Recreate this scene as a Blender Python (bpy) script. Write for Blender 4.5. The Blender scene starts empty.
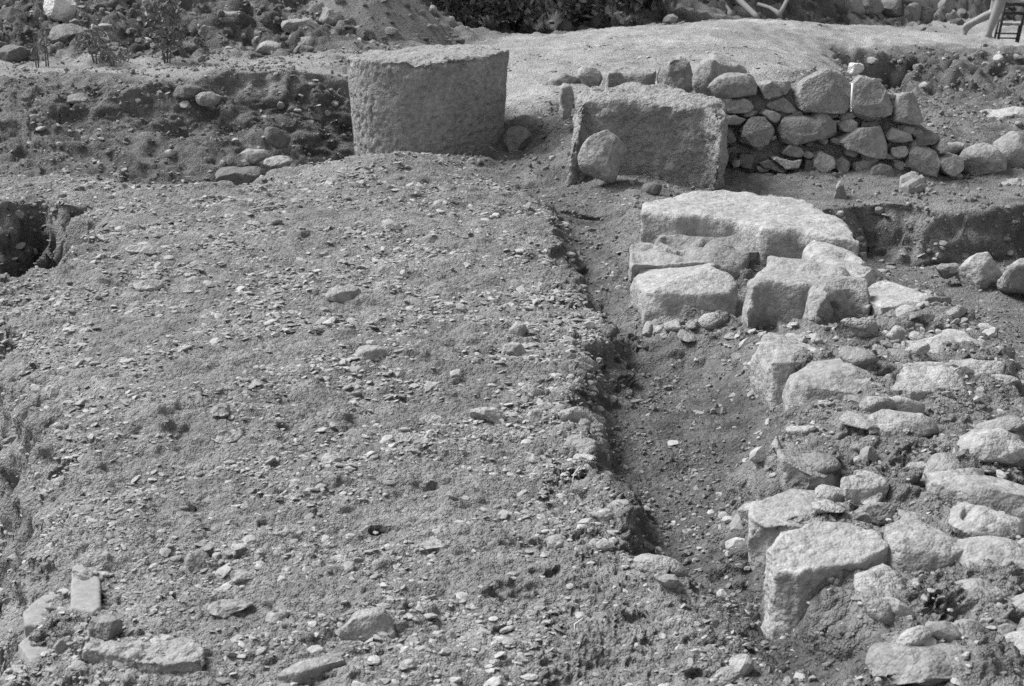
import bpy, bmesh, math, random
import numpy as np
from mathutils import Vector, Matrix

random.seed(7)
rng = np.random.default_rng(11)
scn = bpy.context.scene
COL = scn.collection
R = math.radians

# ------------------------------------------------------------------ camera
CAMH, F, TH = 1.55, 1500.0, R(15.75)
cam_d = bpy.data.cameras.new('camera'); cam = bpy.data.objects.new('camera', cam_d); COL.objects.link(cam)
cam.location = (0, 0, CAMH); cam.rotation_euler = (R(90) - TH, 0, 0)
cam_d.sensor_width = 36; cam_d.lens = F / 1024 * 36
cam_d.clip_start = .05; cam_d.clip_end = 900
cam_d.dof.use_dof = True; cam_d.dof.focus_distance = 5.6; cam_d.dof.aperture_fstop = 11
scn.camera = cam
CT, ST = math.cos(TH), math.sin(TH)

def ray(px, py):
    u = (px - 512) / F; v = -(py - 343) / F
    return (u, CT + v * ST, -ST + v * CT)
def at_z(px, py, z):
    d = ray(px, py); t = (z - CAMH) / d[2]
    return (d[0] * t, d[1] * t, z)
def at_y(px, py, Y):
    d = ray(px, py); t = Y / d[1]
    return (d[0] * t, Y, CAMH + d[2] * t)

# ------------------------------------------------------------------ noise
def _hash(ix, iy, iz, seed):
    h = (ix * 374761393 + iy * 668265263 + iz * 2147483647 + seed * 144665) & 0xFFFFFFFF
    h = ((h ^ (h >> 13)) * 1274126177) & 0xFFFFFFFF
    h = ((h ^ (h >> 16)) * 2246822519) & 0xFFFFFFFF
    return (h ^ (h >> 15)) & 0xFFFFFFFF
_G = np.array([(1,1,0),(-1,1,0),(1,-1,0),(-1,-1,0),(1,0,1),(-1,0,1),(1,0,-1),(-1,0,-1),(0,1,1),(0,-1,1),(0,1,-1),(0,-1,-1)], float)
def noise(x, y, z=0., seed=0):
    x, y, z = np.broadcast_arrays(np.asarray(x, float), np.asarray(y, float), np.asarray(z, float))
    xi, yi, zi = np.floor(x).astype(np.int64), np.floor(y).astype(np.int64), np.floor(z).astype(np.int64)
    xf, yf, zf = x - xi, y - yi, z - zi
    fade = lambda t: t * t * t * (t * (t * 6 - 15) + 10)
    u, v, w = fade(xf), fade(yf), fade(zf)
    def g(a, b, c):
        q = _G[_hash(xi + a, yi + b, zi + c, seed) % 12]
        return q[..., 0] * (xf - a) + q[..., 1] * (yf - b) + q[..., 2] * (zf - c)
    l = lambda a, b, t: a + (b - a) * t
    return l(l(l(g(0,0,0), g(1,0,0), u), l(g(0,1,0), g(1,1,0), u), v),
             l(l(g(0,0,1), g(1,0,1), u), l(g(0,1,1), g(1,1,1), u), v), w)
def fbm(x, y, z=0., seed=0, n=3):
    s = 0; a = 1.
    for k in range(n):
        s = s + a * noise(x * 2.03 ** k, y * 2.03 ** k, np.asarray(z) * 2.03 ** k, seed + k * 17); a *= .5
    return s
def sstep(t):
    t = np.clip(t, 0, 1); return t * t * (3 - 2 * t)
def poly_sd(X, Y, P):
    """signed distance, positive inside"""
    P = np.asarray(P, float)[:, :2]; d = np.full(X.shape, 1e9); ins = np.zeros(X.shape, bool)
    n = len(P)
    for i in range(n):
        a, b = P[i], P[(i + 1) % n]; e = b - a
        t = np.clip(((X - a[0]) * e[0] + (Y - a[1]) * e[1]) / (e @ e + 1e-12), 0, 1)
        d = np.minimum(d, (X - a[0] - t * e[0]) ** 2 + (Y - a[1] - t * e[1]) ** 2)
        c = (a[1] > Y) != (b[1] > Y)
        ins ^= c & (X < (b[0] - a[0]) * (Y - a[1]) / (b[1] - a[1] + 1e-12) + a[0])
    return np.sqrt(d) * np.where(ins, 1, -1)

# ------------------------------------------------------------------ relief of the site
CP = []
def z_(z, *pts): CP.extend(at_z(px, py, z) for px, py in pts)
def y_(*pts): CP.extend(at_y(px, py, Y) for px, py, Y in pts)
z_(0, (100,680),(300,680),(500,680),(640,680),(60,560),(300,560),(550,560),(60,450),(300,450),(560,430),(60,340),(550,320),
      (100,290),(520,230),(20,190),(150,187),(-250,560),(-250,400),(-250,250),(-250,190))
z_(.03, (300,340),(300,250),(200,420)); z_(.02, (300,178)); z_(.075, (405,158)); z_(.05, (435,158),(355,158)); z_(-.03, (476,170)); z_(-.05, (500,185))
z_(.11, (850,598),(885,630),(830,584),(930,655)); z_(.1, (900,610),(1000,600),(1000,680)); z_(.09, (900,500),(1000,480),(850,440),(830,480)); z_(.05, (850,350),(900,335)); z_(.08, (930,400),(860,400)); z_(.05,(790,600),(800,640)); z_(-.05,(830,310)); z_(-.1,(770,300),(760,330)); z_(-.1, (700,255),(760,265)); z_(.05, (1200,600),(1200,450),(1200,330))
z_(-.1, (560,183),(680,190),(740,190),(820,190),(900,192),(980,190),(1060,192)); z_(-.06, (540,172))
y_((20,158,10.4),(20,135,10.9),(20,112,11.3),(20,90,11.8),(20,74,12.6),(20,64,13.4),(100,158,10.4),(100,135,10.9),(100,110,11.3),(100,88,11.8),(100,72,12.6),(100,62,13.4),
   (200,156,10.6),(200,128,11.0),(200,102,11.35),(200,82,11.75),(200,68,12.8),(200,60,13.6),(270,155,10.8),(270,122,11.1),(270,95,11.4),(270,80,11.7),(270,65,12.8),(270,57,13.6),
   (335,150,11.0),(340,112,11.5),(340,85,11.8),(340,66,12.8),(340,52,13.8),(-200,150,10.6),(-200,100,11.7),(-200,66,13.4))
y_((20,30,14.3),(20,0,15.1),(20,-90,16.6),(120,30,14.3),(120,0,15.1),(120,-90,16.6),(220,28,14.4),(220,0,15.2),(220,-90,16.8),(320,28,14.9),(320,0,15.8),(320,-90,17.5),(-200,30,14.3),(-200,-90,16.6))
y_((600,176,9.35),(560,165,9.9),(590,168,9.8),(497,165,10.4),(515,163,10.35),(478,160,10.3))
y_((440,40,16),(430,52,13.5),(500,37,16.5),(600,30.5,17),(700,23,18),(760,20,19),(560,60,13),(640,60,12.8),(700,50,13.5),(770,52,13.6),(520,100,11.6),(530,130,10.9),(545,158,10.3),(555,100,11.4),(555,130,10.7),
   (780,68,12.2),(840,78,12.2),(430,90,12.2),(420,130,11.3),(650,130,11.2),(760,110,11.2),(860,100,11.8))
y_((900,112,13.6),(950,110,15),(1000,100,15.5),(930,130,13.2),(1010,122,13.8),(940,93,16.2),(940,56,17.2),(1010,53,17.2),(1010,92,16.2),(895,52,17.3),(880,92,16.2),
   (830,36,17.5),(800,45,15.5),(880,40,20),(850,28,24),(800,24,22),(940,35,24),(1010,49.5,25),(940,23,30),(1000,22,30),(1005,53,18.5),(1060,53,18.5),(1010,52.5,20.5),(1060,52,20.5),(1010,51.5,22.5),(1060,51,22.5),(980,37,21.5),(960,36,21.5),(1150,50,25),(1150,56,17.2),(1150,110,14.5))
y_((960,142,10.5),(1020,113,11),(1000,175,9.9),(1020,150,10.3),(1100,110,11))
y_((420,46,18.6),(520,44,19),(620,37,19.8),(690,28,21),(450,0,21.2),(450,-100,24),(600,0,22),(600,-100,24),(700,12,24.5),(700,-100,27.5),(760,13,27.5),(760,-100,30.5),(860,17,31),(860,-100,34),(940,20,31.5),(940,-100,35),(1020,8,33),(1020,-100,36),(1200,8,33),(1200,-100,36))
for x in (-60, -25, 0, 25, 60): CP.append((x, 60, 4.5)); CP.append((x * .5, .6, 0))
for y in (5, 12): CP.append((-20, y, 0)); CP.append((20, y, 0))
CP = np.array(CP)
def _phi(r2): return .5 * r2 * np.log(r2 + 1e-9)
def _lin(X, Y): return np.stack([np.ones_like(X), X, Y], 1)
_n = len(CP)
_K = _phi(((CP[:, None, :2] - CP[None, :, :2]) ** 2).sum(2)) + np.eye(_n) * .01
_A = np.zeros((_n + 3, _n + 3)); _A[:_n, :_n] = _K; _A[:_n, _n:] = _lin(CP[:, 0], CP[:, 1]); _A[_n:, :_n] = _A[:_n, _n:].T
_W = np.linalg.solve(_A, np.r_[CP[:, 2], 0, 0, 0])
def base(X, Y):
    out = np.empty(len(X))
    for s in range(0, len(X), 40000):
        x, y = X[s:s + 40000], Y[s:s + 40000]
        out[s:s + 40000] = _phi((x[:, None] - CP[None, :, 0]) ** 2 + (y[:, None] - CP[None, :, 1]) ** 2) @ _W[:_n] + _lin(x, y) @ _W[_n:]
    return np.clip(out, -1.0, 6)

def ZP(z, *pts): return [at_z(px, py, z) for px, py in pts]
TR_L = ZP(0,(505,182),(538,200),(550,212),(552,235),(562,255),(580,280),(606,310),(593,340),(572,372),(572,405),(582,450),(597,490),(612,530),(640,568),(662,597),(684,632),(704,680),(716,730))
TR_R = ZP(.0,(905,730),(880,700),(838,652),(792,604),(764,570)) + ZP(-.08,(752,530),(762,495),(785,465),(800,425),(790,395),(752,358),(722,338),(650,325),(636,290),(625,250),(628,215),(632,195),(600,180),(540,172))
TRENCH = TR_L + TR_R
LOWER = ZP(0,(865,246),(900,275),(935,300),(952,322),(985,345),(1008,375),(1002,405),(1012,424),(1040,428),(1300,440)) + ZP(-.06,(1400,200),(1100,200),(1000,199),(930,201),(870,196),(826,202),(818,215),(845,232))
PIT = ZP(0,(-150,200),(0,206),(45,202),(72,212),(104,233),(86,247),(70,258),(58,268),(15,280),(0,287),(-150,330))
CLIFF = ZP(0,(2,335),(26,375),(34,430),(30,480),(26,520),(20,560),(9,600),(8,645),(24,668),(32,690),(36,730),(-500,730),(-500,335))
HOLE = [at_y(*p) for p in ((833,36,17.2),(880,45,17.3),(926,53,17.2),(910,62,16.4),(896,72,14.9),(880,78,13.9),(862,74,14.2),(845,56,15.6))]
SCARP = [at_y(*p) for p in ((60,92,11.8),(150,88,11.75),(180,84,11.75),(260,82,11.8),(300,80,11.9),(346,84,12.0),(420,88,12.1),(420,140,11.2),(350,148,10.6))] + ZP(0,(325,158),(300,168),(272,183),(240,187),(200,182),(130,176),(60,167),(-80,164)) + [at_y(-80,150,10.4)]
ROAD = ZP(0,(-400,800),(-400,175),(0,165),(200,178),(300,168),(400,140),(460,150),(520,195),(550,212),(552,235),(562,255),(580,280),(606,310),(593,340),(572,372),(572,405),(582,450),(597,490),(612,530),(640,568),(672,597),(715,625),(775,655),(830,690),(870,800))
PLATEAU = [at_y(*p) for p in ((415,60,12.9),(430,42,15),(500,36,16.6),(600,30,17.2),(700,22,18.2),(790,18,22),(850,18,30),(1000,22,32),(1100,30,30),(1100,52,17.5),(930,50,17.6),(830,38,17),(845,66,13),(760,75,11.6),(660,70,11.8),(560,90,11.5),(515,120,11.1))]
LEFTTOP = [at_y(*p) for p in ((-200,64,13.6),(340,52,13.8),(345,80,11.9),(180,78,11.9),(90,76,12.4),(-200,80,12.4))]
HILL = [at_y(*p) for p in ((-400,66,13.4),(100,62,13.5),(300,54,13.8),(345,45,14.4),(420,40,15.8),(500,30,19.5),(640,22,20.8),(700,15,24))] + [(8, 29, 0), (12, 32, 0), (40, 33, 0), (60, 60, 0), (-60, 60, 0)]

def line_d(X, Y, P):
    d = np.full(X.shape, 1e9); P = np.asarray(P, float)[:, :2]
    for a, b in zip(P[:-1], P[1:]):
        e = b - a; t = np.clip(((X - a[0]) * e[0] + (Y - a[1]) * e[1]) / (e @ e + 1e-12), 0, 1)
        d = np.minimum(d, (X - a[0] - t * e[0]) ** 2 + (Y - a[1] - t * e[1]) ** 2)
    return np.sqrt(d)
SKIRT = []
def skirts(X, Y, keep):
    a = np.zeros(len(X))
    for P, h, w in SKIRT:
        P = np.asarray(P, float); lo = P[:, :2].min(0) - 3 * w; hi = P[:, :2].max(0) + 3 * w
        i = np.nonzero((X > lo[0]) & (X < hi[0]) & (Y > lo[1]) & (Y < hi[1]))[0]
        if len(i) == 0: continue
        x, y = X[i], Y[i]; d = poly_sd(x, y, P)
        a[i] = np.maximum(a[i], h * np.exp(-(np.minimum(d, 0) / w) ** 2) * (1 + .8 * fbm(x * 9, y * 9, 0, 210, 2)))
    return a * keep
def relief(X, Y, fine=True):
    """height, albedo factor, roughness factor"""
    jx = .05 * noise(X * 2.6, Y * 2.6, 0, 191) + .06 * noise(X * 6, Y * 6, 0, 91) + .02 * noise(X * 15, Y * 15, 0, 92)
    jy = .06 * noise(X * 6, Y * 6, 0, 93) + .02 * noise(X * 15, Y * 15, 0, 94)
    x, y = X + jx, Y + jy
    z = base(X, Y)
    tr = poly_sd(x, y, TRENCH); lo = poly_sd(x, y, LOWER); pit = poly_sd(x, y, PIT) + .14 * fbm(X * 4.5, Y * 4.5, 0, 78, 3); cl = poly_sd(x, y, CLIFF); ho = poly_sd(x, y, HOLE)
    dT = np.interp(Y, [2.5, 3.0, 3.4, 3.9, 7.0, 8.3, 9.2, 9.8], [.07, .08, .11, .16, .17, .12, .05, 0])
    sg = np.where(tr > 0, 1, -1); dl = line_d(x, y, TR_L); dr = line_d(x, y, TR_R); near = dl < dr; dl = np.where(near, dl * sg, dl); dr = np.where(near, dr, dr * sg)
    mT = sstep((dl + .02) / np.interp(Y, [2.8, 3.3, 4.0, 9.5], [.26, .25, .2, .15])) * sstep((dr + .08) / np.interp(Y, [3.2, 5, 6, 9], [.18, .26, .34, .3])); z = z - dT * mT
    mT2 = sstep(tr / .5); z = z - .03 * mT2 * (dT > .095)
    mL = sstep((lo + .02) / .13); z = z * (1 - mL) + mL * (-.43 + .05 * noise(X * 2, Y * 2, 0, 5))
    mP = sstep((pit + .02) / .2); z = z * (1 - mP) + mP * (-.42)
    mC = sstep((cl + .16) / .34) * .3 + sstep((cl + .02) / .2) * .7; z = z - .8 * mC
    sc = poly_sd(x, y, SCARP) + .22 * fbm(X * 1.6, Y * 1.6, 0, 77, 2); mS = sstep((sc + .02) / .24) * np.interp(X, [-3.6, -2.2], [.55, 1]); z = z - .24 * mS
    mH = sstep(ho / .25); z = z - .6 * mH
    road = sstep(poly_sd(x, y, ROAD) / .08 + .5); plat = sstep(poly_sd(x, y, PLATEAU) / .4 + .5); lt = sstep((poly_sd(x, y, LEFTTOP) + .35 * fbm(X * 2, Y * 2, 0, 131, 3)) / .5 + .5)
    hill = sstep(poly_sd(X, Y, HILL) / .5 + .5)
    bk = sstep((Y - 15.6) / .5) * sstep((17.3 - Y) / .3) * sstep((X / Y - .24) / .02)
    low = np.maximum.reduce([mT, mL, mP, mH])
    road = road * (1 - low)
    back = sstep((Y - 9.4) / .8) * (1 - plat) * (1 - lt) * (1 - road)
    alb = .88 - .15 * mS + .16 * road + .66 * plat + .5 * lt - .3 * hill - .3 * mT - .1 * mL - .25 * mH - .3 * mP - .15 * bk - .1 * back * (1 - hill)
    alb = alb + (.22 + .3 * plat) * fbm(X * 1.3, Y * 1.3, 0, 31) + .28 * fbm(X * 6, Y * 8, 0, 33) - .1 * road * np.exp(-((X + .1) / .9) ** 2 - ((Y - 4.4) / .9) ** 2)
    rough = 1 + .15 * road - .1 * plat - .3 * lt + 2.8 * hill + 2.2 * bk + 1.3 * back - .1 * mT + .4 * mH + 1.2 * mS
    z = z + skirts(X, Y, 1 - mT)
    bank = (1 - road) * (1 - low) * sstep((8.2 - Y) / .6) * (X > 0)
    rough = rough + .5 * bank + .25 * mT * (X > 0)
    if fine:
        far = np.clip(Y / 9, .7, 2.2)
        n = .028 * fbm(X * 1.5, Y * 1.9, 0, 1, 2) + (.016 + .004 * road) * far * fbm(X * 5, Y * 5, 0, 2, 2) + .006 * fbm(X * 17, Y * 17, 0, 3, 2) + .004 * noise(X * 52, Y * 52, 0, 4) + .003 * noise(X * 110, Y * 110, 0, 9)
        # flaky, stepped crust of the metalled surface
        q = fbm(X * 9, Y * 13, 0, 21, 3); n = n + road * .012 * (np.floor(q * 5) / 5 + .5 * q) + road * .005 * np.abs(noise(X * 30, Y * 42, 0, 51))
        n = n - road * .009 * np.clip(noise(X * 6, Y * 8, 0, 44) - .25, 0, 1)
        qb = fbm(X * 4.5, Y * 5.5, 0, 121, 3); n = n + bank * .022 * (np.floor(qb * 6) / 6 + .3 * qb) + (bank + .6 * mT) * .006 * np.abs(noise(X * 24, Y * 30, 0, 123))
        z = z + n * rough
    return z, alb, rough, (road, plat, hill, mT, mL, back)

_cx = None
def H(x, y): return float(relief(np.array([x], float), np.array([y], float))[0][0])

# ------------------------------------------------------------------ materials (neutral greys: a black and white photograph)
def nd(nt, t, **k):
    n = nt.nodes.new(t)
    for a, b in k.items(): setattr(n, a, b)
    return n
def earth_mat(name, g, var=.5, scale=1., bump=1., attr=False, pits=0., speck=.35, isl=0., objv=0.):
    m = bpy.data.materials.new(name); m.use_nodes = True; nt = m.node_tree; L = nt.links
    b = nt.nodes['Principled BSDF']; b.inputs['Roughness'].default_value = .95; b.inputs['Specular IOR Level'].default_value = .12
    tc = nd(nt, 'ShaderNodeTexCoord'); co = tc.outputs['Object']
    def nz(s, det, rough=.6):
        n = nd(nt, 'ShaderNodeTexNoise'); n.inputs['Scale'].default_value = s * scale; n.inputs['Detail'].default_value = det; n.inputs['Roughness'].default_value = rough
        L.new(co, n.inputs['Vector']); return n.outputs['Fac']
    def math_(op, a, b_, c=None):
        n = nd(nt, 'ShaderNodeMath', operation=op)
        for i, v in enumerate((a, b_, c)):
            if v is None: continue
            if isinstance(v, (int, float)): n.inputs[i].default_value = v
            else: L.new(v, n.inputs[i])
        return n.outputs[0]
    vo = nd(nt, 'ShaderNodeTexVoronoi'); vo.inputs['Scale'].default_value = 75 * scale; L.new(co, vo.inputs['Vector'])
    vo2 = nd(nt, 'ShaderNodeTexVoronoi'); vo2.inputs['Scale'].default_value = 190 * scale; L.new(co, vo2.inputs['Vector'])
    n1, n2, n3 = nz(7, 5), nz(38, 4, .7), nz(230, 2, .8)
    vcol = nd(nt, 'ShaderNodeSeparateColor'); L.new(vo.outputs['Color'], vcol.inputs[0])
    # albedo: patches + grains + specks
    v = math_('MULTIPLY_ADD', n1, var * 1.1, 1 - var * .55)
    v2 = math_('MULTIPLY_ADD', n2, var * 1.5, 1 - var * .75)
    v3 = math_('MULTIPLY_ADD', n3, speck * 2.4, 1 - speck * 1.2)
    v4 = math_('MULTIPLY_ADD', vcol.outputs[0], speck * .8, 1 - speck * .4)
    t = math_('MULTIPLY', math_('MULTIPLY', v, v2), math_('MULTIPLY', v3, v4))
    t = math_('MULTIPLY', t, g)
    if attr:
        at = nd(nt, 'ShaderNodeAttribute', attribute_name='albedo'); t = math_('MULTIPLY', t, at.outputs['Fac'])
    oi = nd(nt, 'ShaderNodeObjectInfo'); t = math_('MULTIPLY', t, math_('MULTIPLY_ADD', oi.outputs['Random'], objv, 1 - objv * .5)) if objv else t
    if isl:
        ge = nd(nt, 'ShaderNodeNewGeometry'); t = math_('MULTIPLY', t, math_('MULTIPLY_ADD', ge.outputs['Random Per Island'], isl, 1 - isl * .45))
    t = math_('MINIMUM', math_('MAXIMUM', t, .012), .8)
    cb = nd(nt, 'ShaderNodeCombineColor')
    for i in range(3): L.new(t, cb.inputs[i])
    L.new(cb.outputs[0], b.inputs['Base Color'])
    h = math_('MULTIPLY', n2, .5)
    h = math_('ADD', h, math_('MULTIPLY', vo.outputs['Distance'], -.55))
    h = math_('ADD', h, math_('MULTIPLY', vo2.outputs['Distance'], -.3))
    h = math_('ADD', h, math_('MULTIPLY', n3, .22))
    if pits:
        pv = nd(nt, 'ShaderNodeTexNoise'); pv.inputs['Scale'].default_value = 26 * scale; pv.inputs['Detail'].default_value = 3; L.new(co, pv.inputs['Vector'])
        h = math_('ADD', h, math_('MULTIPLY', math_('MAXIMUM', math_('SUBTRACT', pv.outputs['Fac'], .52), 0.), -pits * 9))
    bp = nd(nt, 'ShaderNodeBump'); bp.inputs['Strength'].default_value = min(1, .9 * bump); bp.inputs['Distance'].default_value = .012 / scale * bump
    L.new(h, bp.inputs['Height']); L.new(bp.outputs[0], b.inputs['Normal'])
    return m
def flat_mat(name, g, rough=.8):
    m = bpy.data.materials.new(name); m.use_nodes = True; nt = m.node_tree
    b = nt.nodes['Principled BSDF']; b.inputs['Roughness'].default_value = rough; b.inputs['Specular IOR Level'].default_value = .2
    n = nd(nt, 'ShaderNodeTexNoise'); n.inputs['Scale'].default_value = 30
    r = nd(nt, 'ShaderNodeValToRGB'); r.color_ramp.elements[0].color = (g * .7,) * 3 + (1,); r.color_ramp.elements[1].color = (g * 1.25,) * 3 + (1,)
    nt.links.new(n.outputs['Fac'], r.inputs[0]); nt.links.new(r.outputs[0], b.inputs['Base Color'])
    return m
M_soil = earth_mat('soil', .152, .7, 1, 1.4, attr=True, speck=.42)
M_grav = earth_mat('pebble', .225, .4, 1.4, .6, speck=.25, isl=.6)
M_rub2 = earth_mat('broken_stone', .19, .6, .8, .9, isl=.5)
M_rub = earth_mat('rubble_stone', .125, .5, .7, 1., isl=.9)
M_pale = earth_mat('pale_stone', .23, .75, .7, .7, pits=.2, objv=.3)
M_stone = earth_mat('grey_stone', .195, .75, .7, .8, pits=.2, objv=.4)
M_clod = earth_mat('clod', .15, .4, 1.2, .8, isl=.5)
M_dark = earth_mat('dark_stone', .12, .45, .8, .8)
M_tuff = earth_mat('drum_stone', .19, .7, .8, .8, pits=.8)
M_conc = earth_mat('conglomerate', .2, .55, .7, 1.0, pits=.5)
M_brick = earth_mat('fired_brick', .2, .25, 1.3, .35, speck=.25)
M_core = earth_mat('wall_earth', .15, .5, .8, 1.2)
M_wood = flat_mat('dark_wood', .025, .5)
M_dead = flat_mat('dead_wood', .2)
M_skin = flat_mat('skin', .2, .5)
M_cloth = flat_mat('cloth', .22)
M_hair = flat_mat('hair', .03)
M_leaf = flat_mat('leaf', .15, .7)
M_leaf2 = flat_mat('weed_leaf', .13, .5)
M_twig = flat_mat('twig', .1)
M_white = earth_mat('white_cloth', .46, .35, .5, .9, speck=.2)
M_straw = flat_mat('straw', .5)

# ------------------------------------------------------------------ object helpers
def mesh(name, V, Fc, smooth=True):
    me = bpy.data.meshes.new(name); V = np.asarray(V, np.float32); Fc = np.asarray(Fc, np.int32)
    k = Fc.shape[1]
    me.vertices.add(len(V)); me.vertices.foreach_set('co', V.ravel())
    me.loops.add(Fc.size); me.loops.foreach_set('vertex_index', Fc.ravel())
    me.polygons.add(len(Fc)); me.polygons.foreach_set('loop_start', np.arange(len(Fc), dtype=np.int32) * k)
    me.update(calc_edges=True)
    me.polygons.foreach_set('use_smooth', np.full(len(Fc), smooth)); me.update()
    return me
def put(name, V, Fc, mat, parent=None, origin=None, smooth=True):
    V = np.asarray(V, float)
    o0 = np.array(origin if origin is not None else ((V[:, 0].min() + V[:, 0].max()) / 2, (V[:, 1].min() + V[:, 1].max()) / 2, V[:, 2].min()))
    me = mesh(name, V - o0, Fc, smooth); me.materials.append(mat)
    o = bpy.data.objects.new(name, me); COL.objects.link(o)
    o.location = o0
    if parent: o.parent = parent; o.location = o0 - np.array(parent.location)
    return o
def tag(o, label, cat, group=None, kind=None):
    if label: o['label'] = label
    if cat: o['category'] = cat
    if group: o['group'] = group
    if kind: o['kind'] = kind
    return o
def thing(name, label, cat, loc, group=None):
    o = bpy.data.objects.new(name, None); COL.objects.link(o); o.location = loc; o.empty_display_size = .1
    return tag(o, label, cat, group)
def ev_mesh(me, setup):
    """apply modifiers to a temporary object, return arrays of a triangle mesh"""
    o = bpy.data.objects.new('tmp', me); COL.objects.link(o); setup(o)
    dg = bpy.context.evaluated_depsgraph_get(); dg.update()
    e = o.evaluated_get(dg); m2 = e.to_mesh(); m2.calc_loop_triangles()
    V = np.empty(len(m2.vertices) * 3); m2.vertices.foreach_get('co', V)
    T = np.empty(len(m2.loop_triangles) * 3, np.int32); m2.loop_triangles.foreach_get('vertices', T)
    e.to_mesh_clear(); bpy.data.objects.remove(o); bpy.data.meshes.remove(me)
    return V.reshape(-1, 3), T.reshape(-1, 3)
def normals(V, T):
    n = np.cross(V[T[:, 1]] - V[T[:, 0]], V[T[:, 2]] - V[T[:, 0]]); N = np.zeros_like(V)
    for c in range(3):
        for k in range(3): N[:, k] += np.bincount(T[:, c], n[:, k], len(V))
    return N / (np.linalg.norm(N, axis=1, keepdims=True) + 1e-12)
def lap(V, T, it, lam=.5):
    E = np.concatenate([T[:, [0, 1]], T[:, [1, 2]], T[:, [2, 0]]]); E = np.concatenate([E, E[:, ::-1]])
    deg = np.bincount(E[:, 0], minlength=len(V)) + 1e-9
    for _ in range(it):
        A = np.stack([np.bincount(E[:, 0], V[E[:, 1], k], len(V)) for k in range(3)], 1) / deg[:, None]
        V = V + lam * (A - V)
    return V
SEED = [100]
def weather(V, T, L, amt=1., chips=0.):
    amt *= 1.25
    """worn, uneven stone surface"""
    SEED[0] += 3; s = SEED[0]
    for f, a in ((2.6, .024), (7, .011), (19, .006), (45, .004)):
        q = V * (f / L)
        d = noise(q[:, 0], q[:, 1], q[:, 2], s)
        if f == 7: d = d - .5 * np.abs(noise(q[:, 0] + 7, q[:, 1], q[:, 2], s + 1)) * 1.5
        V = V + normals(V, T) * (d * a * L * amt)[:, None]
    if chips:
        q = V * (5. / L); d = np.clip(noise(q[:, 0], q[:, 1], q[:, 2], s + 2) - .12, 0, 1)
        V = V - normals(V, T) * (d * chips * L)[:, None]
    return V
def facet(V, T, n, blend=.7, rg=None):
    """broken faces: patches of the surface pulled onto planes of their own"""
    rg = rg or np.random.default_rng(SEED[0]); S = V[rg.choice(len(V), n, replace=False)]; N = normals(V, T)
    k = np.empty(len(V), int)
    wob = np.stack([noise(V[:, 0] * 9, V[:, 1] * 9, V[:, 2] * 9, 300 + i) for i in range(3)], 1) * .12 * (V.max(0) - V.min(0)).max()
    for i in range(0, len(V), 20000): k[i:i + 20000] = (((V[i:i + 20000, None] + wob[i:i + 20000, None]) - S[None]) ** 2).sum(2).argmin(1)
    cnt = np.bincount(k, minlength=n) + 1e-9
    c = np.stack([np.bincount(k, V[:, j], n) for j in range(3)], 1) / cnt[:, None]; m = np.stack([np.bincount(k, N[:, j], n) for j in range(3)], 1)
    m += rg.normal(size=m.shape) * .08 * cnt[:, None]; m /= np.linalg.norm(m, axis=1, keepdims=True) + 1e-9
    h = ((V - c[k]) * m[k]).sum(1); return V - m[k] * (h * blend)[:, None]
def cuts(V, n, dep, rg):
    c = V.mean(0); ext = V.max(0) - V.min(0)
    for _ in range(n):
        d = rg.normal(size=3) / ext; d[2] *= rg.uniform(.4, 1.4); d /= np.linalg.norm(d)
        t = (V - c) @ d; k = t.max() * (1 - rg.uniform(.25, 1) * dep); V = np.where((t > k)[:, None], V - d * (t - k)[:, None], V)
    return V
def prism(A, B, res=44, smooth=1, amt=1., chips=0., fac=10, ncut=16, dep=.1):
    """stone between two like polygons: voxelised, edges worn, weathered"""
    bm = bmesh.new(); a = [bm.verts.new(p) for p in A]; b = [bm.verts.new(p) for p in B]; n = len(a)
    bm.faces.new(a); bm.faces.new(b[::-1])
    for i in range(n): bm.faces.new((a[i], b[i], b[(i + 1) % n], a[(i + 1) % n]))
    bmesh.ops.recalc_face_normals(bm, faces=bm.faces[:]); bmesh.ops.triangulate(bm, faces=bm.faces[:])
    me = bpy.data.meshes.new('tmp'); bm.to_mesh(me); bm.free()
    P = np.array(list(A) + list(B)); ext = P.max(0) - P.min(0); L = float(np.sort(ext)[1:].mean()) 
    vx = max(L / res, .004)
    def su(o):
        m = o.modifiers.new('r', 'REMESH'); m.mode = 'VOXEL'; m.voxel_size = vx; m.adaptivity = 0
    V, T = ev_mesh(me, su)
    if len(V) == 0: raise RuntimeError('empty stone')
    V = lap(V, T, smooth); V = cuts(V, ncut, dep, np.random.default_rng(SEED[0] + 5)); V = weather(V, T, L, amt, chips)
    if fac: V = lap(facet(V, T, fac, .5), T, 1)
    return V, T
def slab(poly, zn, zf, zb, flare=1.06, shift=(0, 0), **k):
    """flat stone: top outline seen in the photo, its height near / far edge, its buried bottom"""
    ys = [p[1] for p in poly]; y0, y1 = min(ys), max(ys)
    A = [at_z(px, py, zf + (zn - zf) * (py - y0) / (y1 - y0)) for px, py in poly]
    c = np.mean(np.array(A), 0)
    B = [(c[0] + (p[0] - c[0]) * flare + shift[0], c[1] + (p[1] - c[1]) * flare + shift[1], zb) for p in A]
    return prism(A, B, **k)
_ico = {}
def ico(n):
    if n not in _ico:
        bm = bmesh.new(); bmesh.ops.create_icosphere(bm, subdivisions=n, radius=1)
        _ico[n] = (np.array([v.co[:] for v in bm.verts]), np.array([[v.index for v in f.verts] for f in bm.faces])); bm.free()
    return _ico[n]
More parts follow.
